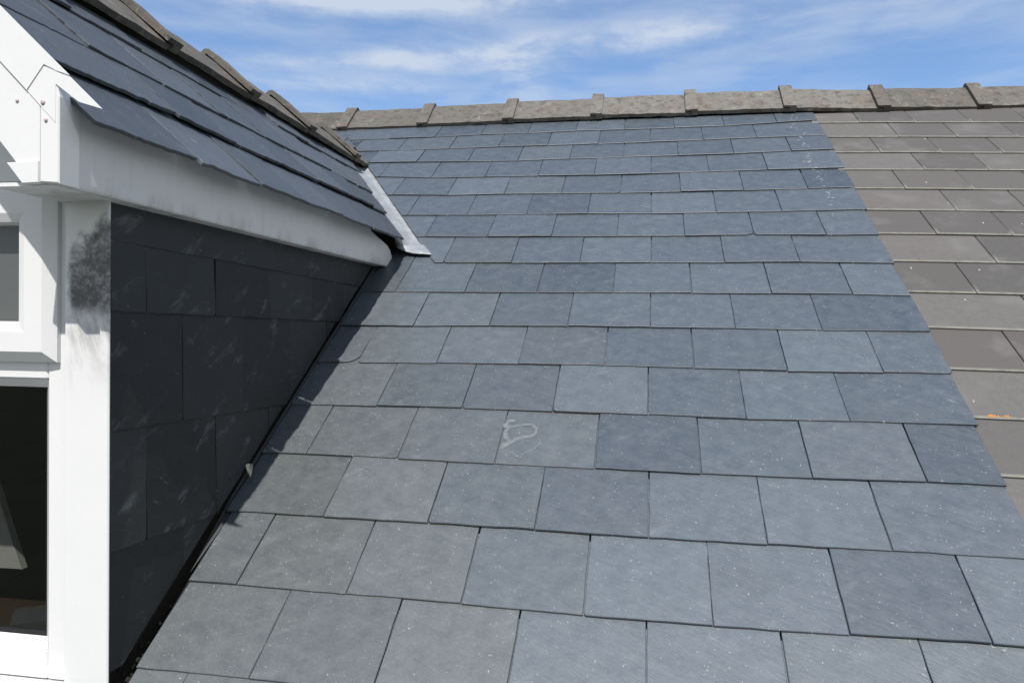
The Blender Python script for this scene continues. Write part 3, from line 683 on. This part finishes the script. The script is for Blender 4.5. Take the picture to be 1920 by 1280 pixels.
# lead soaker upstand along the foot of the cheek
mb = MB()
P = []
for i in range(41):
    s = -1.42 + 1.40 * i / 40; e = min(1, max(0, (s + 1.42) / 0.22)); P += [roof_frame(CX - 0.004, s, -0.012 + 0.018 * e), roof_frame(CX - 0.004, s, -0.0125), roof_frame(CX - 0.004 + 0.016 * e, s, -0.0135)]
mb.add(P, [(3 * i + j, 3 * i + j + 1, 3 * i + j + 4, 3 * i + j + 3) for i in range(40) for j in (0, 1)])
M_SOAK = plain('shaded lead', (0.05, 0.053, 0.056), 0.6, 0.4, 0.3, 60)  # lead darkened so the shade at the cheek's foot is in its colour
mb.build('lead_soaker', M_SOAK, dormer)

# --- dormer roof slates
EX, EZ, DP = -0.909, 0.093, R_(42.6)
cd, sd_ = math.cos(DP), math.sin(DP)
def dorm_frame(a, b, h): return (EX - b * cd + h * sd_, a, EZ + b * sd_ + h * cd)            # a = along y, b = up the slope
def dorm_frame_m(a, b, h): p = dorm_frame(a, b, h); return (2 * DORM_AX - p[0], p[1], p[2])
RU = (EX - DORM_AX) / cd
ROWS = [(0.0, -1.30), (0.190, -1.177), (0.360, -1.29), (0.562, -1.165), (0.752, -1.29)]
def dorm_slates(frame, mirror):
    mb = MB()
    for r, (u0, j0) in enumerate(ROWS):
        u0r = u0
        xs = [-1.588] + [j0 + 0.25 * i for i in range(0, 12)]
        for i in range(len(xs) - 1):
            a0, a1 = xs[i] + 0.0004, xs[i + 1] - 0.0004
            L = min(0.40, RU - u0 + 0.0); L = max(L, 0.03)
            du = random.uniform(-0.004, 0.004); w0 = random.uniform(-.003, .003)
            n = 7; bottom = [(a0 + (a1 - a0) * t / n, u0 + du + w0 * (t / n - .5) + random.gauss(0, .0016)) for t in range(n + 1)]
            po = bottom + [(a1, u0 + L), (a0, u0 + L)]
            if random.random() < 0.3: po[0] = (po[0][0] + .006, po[0][1] + .002)
            po = clip(po, -1, 1.0, -0.030 - 0.0)                          # mitred to the valley
            tl = 0.0150 / 0.40 + random.uniform(-.003, .006); lf = random.uniform(0.002, 0.010); ct = random.uniform(-.013, .013)
            if r == 0: lf = random.uniform(0, .003)
            P0 = frame
            if mirror: po = po[::-1]
            def fr(a, b, h): return P0(a, b, h)
            if mirror:
                m2 = MB(); slab(m2, po, fr, lambda a, b: lf - tl * max(0, b - u0) + ct * (a - (a0 + a1) / 2), 0.0095)
                mb.add(m2.v, [f[::-1] for f in m2.f], m2.uv, m2.c)
            else:
                slab(mb, po, fr, lambda a, b: lf - tl * max(0, b - u0) + ct * (a - (a0 + a1) / 2), 0.0075, jit=0.0017, seg=0.013)
    return mb
dorm_slates(dorm_frame, False).build('slate_covering', M_DSLATE, dormer)
dorm_slates(dorm_frame_m, True).build('slate_covering', M_DSLATE, dormer)
mb = MB()                                                                # felted deck and eave felt
for sgn in (1, -1):
    fr = dorm_frame if sgn == 1 else dorm_frame_m
    m2 = MB(); slab(m2, clip([(-1.56, 0.10), (1.0, 0.10), (1.0, RU), (-1.59, RU)], -1, 1.027, -0.11), fr, lambda a, b: -0.026, 0.016, jit=0, seg=9)
    mb.add(m2.v, m2.f if sgn == 1 else [f[::-1] for f in m2.f])
mb.build('roof_deck', M_DARK, dormer)
mb = MB(); P = []
n = 40
for i in range(n + 1):
    y = -1.50 + 1.46 * i / n; w = random.uniform(-.002, .002)
    P += [(-0.99, y, EZ + 0.034), (-0.972 + w, y, EZ + 0.016 + w), (-0.970 + w, y, EZ + 0.004 + w)]
mb.add(P, [(3 * i + j, 3 * i + j + 1, 3 * i + j + 4, 3 * i + j + 3) for i in range(n) for j in (0, 1)])
mb.build('eave_felt', M_DARK, dormer)
# --- dormer ridge tiles
dz0 = 0.711 - RT_T / math.cos(ANG)
def dorm_place(a, c, u): return (DORM_AX - c, a, dz0 + u * 0.93)
dcol = [-1.66, -1.205, -0.748, -0.290, 0.170, 0.660]
for i in range(len(dcol)):
    y1 = dcol[i + 1] + 0.029 if i + 1 < len(dcol) else 0.985
    o_ = ridge_tile(dorm_place, dcol[i], y1, random.uniform(-.002, .004), random.uniform(-.008, -.004), random.random(), collar=0.062, cl_out=0.018)
    o_.f = [f[::-1] for f in o_.f]
    o_.build('ridge_tile', M_RIDGE, dormer)
mb = MB(); n = 50; P = []
for i in range(n + 1):
    y = -1.60 + 2.55 * i / n; e = [random.uniform(-.005, .005) for _ in range(2)]
    P += [(DORM_AX + 0.122 + e[0], y, dz0 - 0.150), (DORM_AX + 0.105 + e[1], y, dz0 - 0.105), (DORM_AX - 0.105, y, dz0 - 0.105), (DORM_AX - 0.122, y, dz0 - 0.150)]
mb.add(P, [(4 * i + j, 4 * i + 1 + j, 4 * i + 5 + j, 4 * i + 4 + j) for i in range(n) for j in range(3)])
mb.build('mortar_bed', M_MORTAR, dormer)
# yellow mortar lump that closes the last ridge tile against the main roof
mb = MB(); P = []; nu, nv = 14, 8
for j in range(nv + 1):
    for i in range(nu + 1):
        t = i / nu; c = -0.165 + 0.33 * t; w = j / nv
        up = dz0 + 0.012 - abs(c) * 0.86 + 0.018 * math.sin(w * 3.14) + random.uniform(-.004, .004)
        y = 0.955 + w * 0.085 + 0.09 * (0.5 - abs(t - 0.5)) - 0.06
        P.append((DORM_AX - c, y, up - w * 0.030))
mb.add(P, [(j * (nu + 1) + i, j * (nu + 1) + i + 1, (j + 1) * (nu + 1) + i + 1, (j + 1) * (nu + 1) + i) for j in range(nv) for i in range(nu)])
mb.build('mortar_cap', M_YMORTAR, dormer, smooth=True)

# --- lead valley, both sides
def valley(sgn):
    mb = MB(); P = []; nv, nw = 60, 9
    tn = math.tan(PITCH); td = math.tan(DP)
    for i in range(nv + 1):
        t = i / nv
        xv = -0.845 - 0.617 * t                                           # along the valley line
        zc = EZ + td * (EX - xv)                                        # on the dormer plane
        yv = zc / tn
        for j in range(nw + 1):
            w = j / nw * 2 - 1
            if w < 0:                                                    # wing that climbs the dormer slope (towards the eave's front)
                d = -w * 0.165; p = Vector((xv, yv - d, zc)); nrm = Vector((sd_, 0, cd)); h = -0.012
                pass
            else:
                edge = 0.050 if t > 0.10 else 0.038
                d = w * edge; p = Vector((xv + d, yv, zc)); nrm = Vector((0, -sp, cp)); h = -0.013 + max(0, 0.12 - t) * 0.14
            m_ = 0.010 * max(0, 1 - abs(w) * 3)                          # softened fold
            q = p + nrm * (h + m_ + random.uniform(-.0004, .0004))
            if t < 0.16:
                e = 1 - t / 0.16; e = e * e * (3 - 2 * e)
                sv = yv / cp
                fl = Vector(roof_frame(xv + (w * 0.105 if w < 0 else w * edge), sv + (0.030 * w * w if w < 0 else 0.0), 0.0045 + 0.016 * max(0, -w) ** 2 + 0.004 * (1 - abs(w))))
                q = q.lerp(fl, e)
            P.append((q.x if sgn == 1 else 2 * DORM_AX - q.x, q.y, q.z))
    F = [(i * (nw + 1) + j, i * (nw + 1) + j + 1, (i + 1) * (nw + 1) + j + 1, (i + 1) * (nw + 1) + j) for i in range(nv) for j in range(nw)]
    if sgn == -1: F = [f[::-1] for f in F]
    mb.add(P, F)
    o = mb.build('lead_valley', M_LEAD, dormer, smooth=True)
    s = o.modifiers.new('thickness', 'SOLIDIFY'); s.thickness = 0.0025; s.offset = -1
    return o
valley(1); valley(-1)

# --- fascia, box end, barge boards, verge trim
mb = MB()
XF = -0.965
fy = [(-1.568, -0.012), (-1.568, 0.124), (-0.185, 0.122), (-0.170, 0.098), (-0.130, 0.090), (-0.060, 0.078), (0.000, 0.066), (0.030, 0.050), (0.048, 0.032), (0.046, 0.024), (0.006, -0.010), (0.000, -0.0125)]
sec = [(0.000, 1.0), (0.004, 0.0)]
# the board's face with a rounded lower arris: stacked outlines
rings = []
for dx, dzb in ((-0.012, 0.0), (-0.0035, 0.0), (-0.0008, 0.0035), (0.0, 0.010)):
    rings.append([(XF + dx, y, max(z, -0.012 + dzb)) for y, z in fy])
n = len(fy); P = [p for r in rings for p in r]; F = []
for k in range(len(rings) - 1):
    for i in range(n):
        j = (i + 1) % n; F.append((k * n + i, (k + 1) * n + i, (k + 1) * n + j, k * n + j))
F.append(tuple(range((len(rings) - 1) * n, len(rings) * n))[::-1]); F.append(tuple(range(n)))
mb.add(P, F)
mb.build('fascia', M_FASCIA, dormer)
mb = MB()
prism(mb, [(-1.568, -0.012), (-1.568, 0.09), (-0.15, 0.09), (0.03, 0.05), (0.0, -0.012)], DORM_L - 0.035, DORM_L - 0.015, 'x')
mb.build('fascia', M_FASCIA, dormer)
mb = MB()
box(mb, CX - 0.01, XF - 0.0125, -1.443, -0.01, -0.0125, -0.006); box(mb, -1.10, XF - 0.0125, -1.60, -1.4435, -0.0125, -0.006)
mb.build('soffit', M_FASCIA, dormer)
def barge(mirror):
    mx = (lambda x: 2 * DORM_AX - x) if mirror else (lambda x: x)
    def pr_(poly, y0, y1, bev=0.001):
        m = MB(); prism(m, [(mx(x), z) for x, z in poly], y0, y1, 'y', bev); return m
    s = 0.915
    top = lambda x, off: 0.106 + off + (-0.882 - x) * s
    # barge board under the trim
    AX = DORM_AX
    pr_([(AX, 0.105 + (-1.030 - AX) * 1.0 - 0.02), (-1.030, -0.011 + 0.02), (-0.9985, -0.0085), (-0.9985, 0.148), (-0.968, 0.165), (AX, 0.168 + (-0.968 - AX) * s)], -1.6112, -1.575).build('barge_board', M_PVC, dormer)
    # box end with its own cap
    m = MB()
    pf = [(-0.998, -0.009), (-0.962, -0.012), (-0.962, 0.130), (-0.9665, 0.150), (-0.998, 0.150)]
    prism(m, [(mx(x), z) for x, z in pf], -1.612, -1.567, 'y', 0.002)
    m.build('box_end', M_PVC, dormer)
    pr_([(-1.059, 0.024), (-0.9990, 0.0255), (-0.9990, -0.010), (-1.029, -0.011)], -1.6145, -1.578).build('soffit_return', M_PVC, dormer)
    lo_ = MB()
    prism(lo_, [(mx(x), z) for x, z in [(-0.992, 0.181), (-1.024, 0.144), (-0.968, 0.087), (-0.9675, 0.150), (-0.925, 0.119), (-0.882, 0.106), (-0.944, 0.163)]], -1.6130, -1.6118, 'y', 0.0003)
    # return of the trim over the slates' edge
    lo_.build('verge_trim', M_PVC, dormer)
    hi_ = MB()
    prism(hi_, [(mx(x), z) for x, z in [(AX, 0.162 + (-0.941 - AX) * 0.925), (-0.941, 0.1625), (-0.962, 0.170), (-0.989, 0.1825), (-1.021, 0.142), (AX, 0.142 + (-1.021 - AX) * 0.99)]], -1.6145, -1.6132, 'y', 0.0003)
    prism(hi_, [(mx(x), z) for x, z in [(AX, 0.161 + (-0.943 - AX) * 0.925), (-0.943, 0.161), (-0.960, 0.168), (AX, 0.154 + (-0.960 - AX) * 0.925)]], -1.6131, -1.6121, 'y', 0.0)
    hi_.build('verge_trim', M_PVC, dormer)
    for x, z, yy, r in ((-1.041, 0.126, -1.6114, .0034), (-0.991, 0.121, -1.6132, .0044), (-0.986, 0.092, -1.6125, .0034)):
        m = MB(); P = []; n = 14
        for rr, dy in ((0.0, -0.0022), (0.55, -0.0020), (0.9, -0.0010), (1.0, 0.0004)):
            for i in range(n): P.append((mx(x) + r * rr * math.cos(i / n * 6.2832), yy + dy, z + r * rr * math.sin(i / n * 6.2832)))
        m.add(P, [(k * n + i, k * n + (i + 1) % n, (k + 1) * n + (i + 1) % n, (k + 1) * n + i) for k in range(3) for i in range(n)])
        m.build('screw_cap', M_CAPSCREW, dormer)
    # sloping soffit board under the gable overhang
    m = MB()
    prism(m, [(mx(x), z) for x, z in [(AX, 0.070 + (-0.96 - AX) * 0.92), (-1.0, 0.070 + 0.04 * 0.92), (-1.0, 0.058 + 0.04 * 0.92), (AX, 0.058 + (-0.96 - AX) * 0.92)]], -1.574, -1.452, 'y')
    m.build('gable_soffit', M_PVC, dormer)
barge(False); barge(True)
mb = MB(); prism(mb, [(DORM_AX - 0.53, 0.028), (DORM_AX + 0.53, 0.028), (DORM_AX + 0.53, 0.10), (DORM_AX, 0.60), (DORM_AX - 0.53, 0.10)], -1.449, -1.40, 'y'); mb.build('gable_panel', M_PVC, dormer)
# --- corner posts
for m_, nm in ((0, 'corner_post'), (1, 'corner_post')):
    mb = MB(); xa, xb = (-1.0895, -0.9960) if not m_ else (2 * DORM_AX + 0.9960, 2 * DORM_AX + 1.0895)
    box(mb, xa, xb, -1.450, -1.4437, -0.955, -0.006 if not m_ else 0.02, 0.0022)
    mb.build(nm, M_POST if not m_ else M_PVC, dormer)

# --- window: frame > beads; casement; panes
win = MB(); WL, WR = 2 * DORM_AX + 1.0915, -1.0915
def frame_bar(mb, x0, x1, z0, z1, y0=-1.437, y1=-1.385, bev=0.003): box(mb, x0, x1, y0, y1, z0, z1, bev)
frame_bar(win, -1.1366, WR, -0.925, 0.0277)
frame_bar(win, WL, WL + 0.032, -0.925, 0.0277)
frame_bar(win, WL + 0.0325, -1.1371, -0.925, -0.868)
frame_bar(win, WL + 0.0325, -1.1371, -0.348, -0.300)
frame_bar(win, WL + 0.0325, -1.1371, 0.010, 0.0275, -1.4365)
# mullion
frame_bar(win, DORM_AX - 0.02, DORM_AX + 0.02, -0.8675, -0.3485, -1.4363)
window = win.build('window', M_PVC, dormer)
def bevel_ring(mb, x0, x1, z0, z1, d, yo, yi):
    """a splayed bead round an opening, from the outer rectangle at depth yo to the inner one at yi"""
    o = [(x0, yo, z0), (x1, yo, z0), (x1, yo, z1), (x0, yo, z1)]; i = [(x0 + d, yi, z0 + d), (x1 - d, yi, z0 + d), (x1 - d, yi, z1 - d), (x0 + d, yi, z1 - d)]
    b = [(p[0], yi + 0.012, p[2]) for p in i]
    mb.add(o + i + b, [(k, (k + 1) % 4, 4 + (k + 1) % 4, 4 + k) for k in range(4)] + [(4 + k, 4 + (k + 1) % 4, 8 + (k + 1) % 4, 8 + k) for k in range(4)])
for x0, x1 in ((WL + 0.0325, DORM_AX - 0.0203), (DORM_AX + 0.0203, -1.1368)):
    mb = MB(); bevel_ring(mb, x0, x1, -0.8678, -0.3482, 0.0165, -1.4345, -1.418); mb.build('glazing_bead', M_PVC, window)
    mb = MB(); a, b, c, d = x0 + 0.0165, x1 - 0.0165, -0.8513, -0.3647
    for q in ((a, b, c, c + 0.009), (a, a + 0.004, c + 0.0092, d), (b - 0.004, b, c + 0.0092, d)): box(mb, q[0], q[1], -1.4165, -1.411, q[2], q[3])
    mb.build('gasket', M_RUBBER, window)
    mb = MB(); mb.add([(a, -1.4135, c), (b, -1.4135, c), (b, -1.4135, d), (a, -1.4135, d)], [(0, 1, 2, 3)]); mb.build('pane', M_GLASS, window)
# opening top-hung casement, standing proud of the frame
mb = MB(); c0, c1, cz0, cz1 = WL + 0.018, -1.1085, -0.315, 0.0245
gx0, gx1, gz0, gz1 = c0 + 0.079, -1.1875, -0.238, -0.0535
fo = [(c0, -1.452, cz0), (c1, -1.452, cz0), (c1, -1.452, cz1), (c0, -1.452, cz1)]
def rect(d0, y, base=None):
    return [(c0 + d0, y, cz0 + d0), (c1 - d0, y, cz0 + d0), (c1 - d0, y, cz1 - d0), (c0 + d0, y, cz1 - d0)]
rs = [rect(0, -1.4375), rect(0.0, -1.446), rect(0.020, -1.462), rect(0.058, -1.462),
      [(gx0 - .004, -1.455, gz0 - .012), (gx1 + .004, -1.455, gz0 - .012), (gx1 + .004, -1.455, gz1 + .004), (gx0 - .004, -1.455, gz1 + .004)],
      [(gx0, -1.440, gz0), (gx1, -1.440, gz0), (gx1, -1.440, gz1), (gx0, -1.440, gz1)], [(gx0, -1.425, gz0), (gx1, -1.425, gz0), (gx1, -1.425, gz1), (gx0, -1.425, gz1)]]
P = [p for r in rs for p in r]
mb.add(P, [(k * 4 + i, k * 4 + (i + 1) % 4, (k + 1) * 4 + (i + 1) % 4, (k + 1) * 4 + i) for k in range(len(rs) - 1) for i in range(4)])
mb.build('casement', M_PVC, window)
mb = MB(); mb.add([(gx0, -1.4365, gz0), (gx1, -1.4365, gz0), (gx1, -1.4365, gz1), (gx0, -1.4365, gz1)], [(0, 1, 2, 3)]); mb.build('pane', M_GLASS, window)
mb = MB(); box(mb, gx0 - .02, gx1 + .02, -1.418, -1.415, gz0 - .02, gz1 + .02); mb.build('blind', M_BLIND, window)
mb = MB(); box(mb, WL + 0.004, -1.0925, -1.475, -1.425, -0.975, -0.9285, 0.004); mb.build('sill', M_PVC, window)
# --- the room behind
mb = MB()
rx0, rx1, ry0, ry1, rz0, rz1 = DORM_L + 0.062, CX - 0.062, -1.38, -0.30, -1.15, 0.02
P = [(rx0, ry0, rz0), (rx1, ry0, rz0), (rx1, ry1, rz0), (rx0, ry1, rz0), (rx0, ry0, rz1), (rx1, ry0, rz1), (rx1, ry1, rz1), (rx0, ry1, rz1)]
mb.add(P, [(0, 1, 2, 3), (4, 7, 6, 5), (1, 5, 6, 2), (0, 3, 7, 4), (2, 6, 7, 3), (0, 4, 5, 1)][:5])
mb.build('room_lining', M_ROOM, dormer)
mb = MB(); box(mb, WL + 0.03, -1.064, -1.384, -1.20, -0.90, -0.872, 0.004); mb.build('inner_sill', M_WOOD, dormer)
mb = MB(); box(mb, WL + 0.03, -1.064, -0.60, -0.585, -0.63, -0.612, 0.003); mb.build('grey_rail', M_BOXG, dormer)  # thin grey bar across the room

# things behind the glass
mb = MB(); prism(mb, [(-1.74, -0.828), (-1.453, -0.821), (-1.545, -0.575), (-1.62, -0.45), (-1.74, -0.44)], -1.16, -1.14, 'y', 0.002)
tag(mb.build('board', M_BOARD), 'pale grey board leaning inside the room, seen through the lower window pane', 'board')
mb = MB(); ang = R_(38)
def rot(x, y): return (-1.215 + x * math.cos(ang) - y * math.sin(ang), -1.305 + x * math.sin(ang) + y * math.cos(ang))
q = [rot(-.09, -.05), rot(.07, -.05), rot(.07, .05), rot(-.09, .05)]
mb.add([(a, b, -0.8715) for a, b in q] + [(a, b, -0.845) for a, b in q], [(3, 2, 1, 0), (4, 5, 6, 7)] + [(i, (i + 1) % 4, 4 + (i + 1) % 4, 4 + i) for i in range(4)])
tag(mb.build('box', M_BOXG), 'small flat grey box lying on the brown sill behind the lower window pane', 'box')

# a curled dry leaf caught at the foot of the cheek
mb = MB(); P = []; n = 9
for i in range(n + 1):
    t = i / n; w = 0.011 * math.sin(math.pi * min(1, t * 1.04)) ** 0.8
    for j in range(5):
        e = j / 4 * 2 - 1; bx = -0.988 + 0.030 * t + 0.004 * e; 
        P.append(roof_frame(-0.992 + 0.006 * math.cos(t * 3) + w * e * 0.8, -1.135 + 0.036 * t, 0.004 + 0.010 * e * e + 0.012 * math.sin(t * 3.0)))
mb.add(P, [(i * 5 + j, i * 5 + j + 1, (i + 1) * 5 + j + 1, (i + 1) * 5 + j) for i in range(n) for j in range(4)])
M_LEAF = plain('dry leaf', (0.62, 0.58, 0.46), 0.8, 0.3, 0.3, 120)
lf = mb.build('leaf', M_LEAF, smooth=True); lf.modifiers.new('t', 'SOLIDIFY').thickness = 0.0008
tag(lf, 'pale dry curled leaf lying at the foot of the dark slate cheek', 'leaf')
# moss and grit lodged in the gap at the bottom of the cheek
mb = MB()
M_MOSS = plain('dark moss', (0.026, 0.024, 0.019), 0.95, 0.1, 0.5, 90)
for i in range(55):
    s = -1.72 + random.random() ** 2.2 * 0.22; x = random.uniform(-1.03, -0.992); r = random.uniform(.003, .008) * (1 if s < -1.6 else .6)
    c = Vector(roof_frame(x, s, -0.016)); P = []
    for k in range(3):
        for a in range(6):
            th = a / 6 * 6.283 + k; rr = r * (1, .8, .35)[k] * random.uniform(.7, 1.2); P.append((c.x + rr * math.cos(th), c.y + rr * math.sin(th), c.z + r * (0, .6, 1.0)[k]))
    mb.add(P, [(k * 6 + a, k * 6 + (a + 1) % 6, (k + 1) * 6 + (a + 1) % 6, (k + 1) * 6 + a) for k in range(2) for a in range(6)] + [tuple(range(12, 18))])
ms = mb.build('moss', M_MOSS); ms['kind'] = 'stuff'; ms['label'] = 'dark moss and grit lodged in the gap at the bottom of the slate cheek'

# ================================================================== the house below and the ground
mb = MB(); box(mb, -4.5, 0.788, -2.12, 5.0, -6.0, -2.75 * sp - 0.10)
mb.build('house_wall', M_BRICK, slate_roof)
mb = MB(); box(mb, 0.79, 3.1, -2.12, 5.0, -6.0, -2.75 * sp - 0.10)
mb.build('house_wall', M_BRICK, tile_roof)
mb = MB(); n = 48
mb.add([(0, 0, -6.0)] + [(900 * math.cos(i / n * 6.28319), 900 * math.sin(i / n * 6.28319), -6.0) for i in range(n)], [(0, 1 + i, 1 + (i + 1) % n) for i in range(n)])
g_ = mb.build('ground', M_GRASS); g_['kind'] = 'structure'
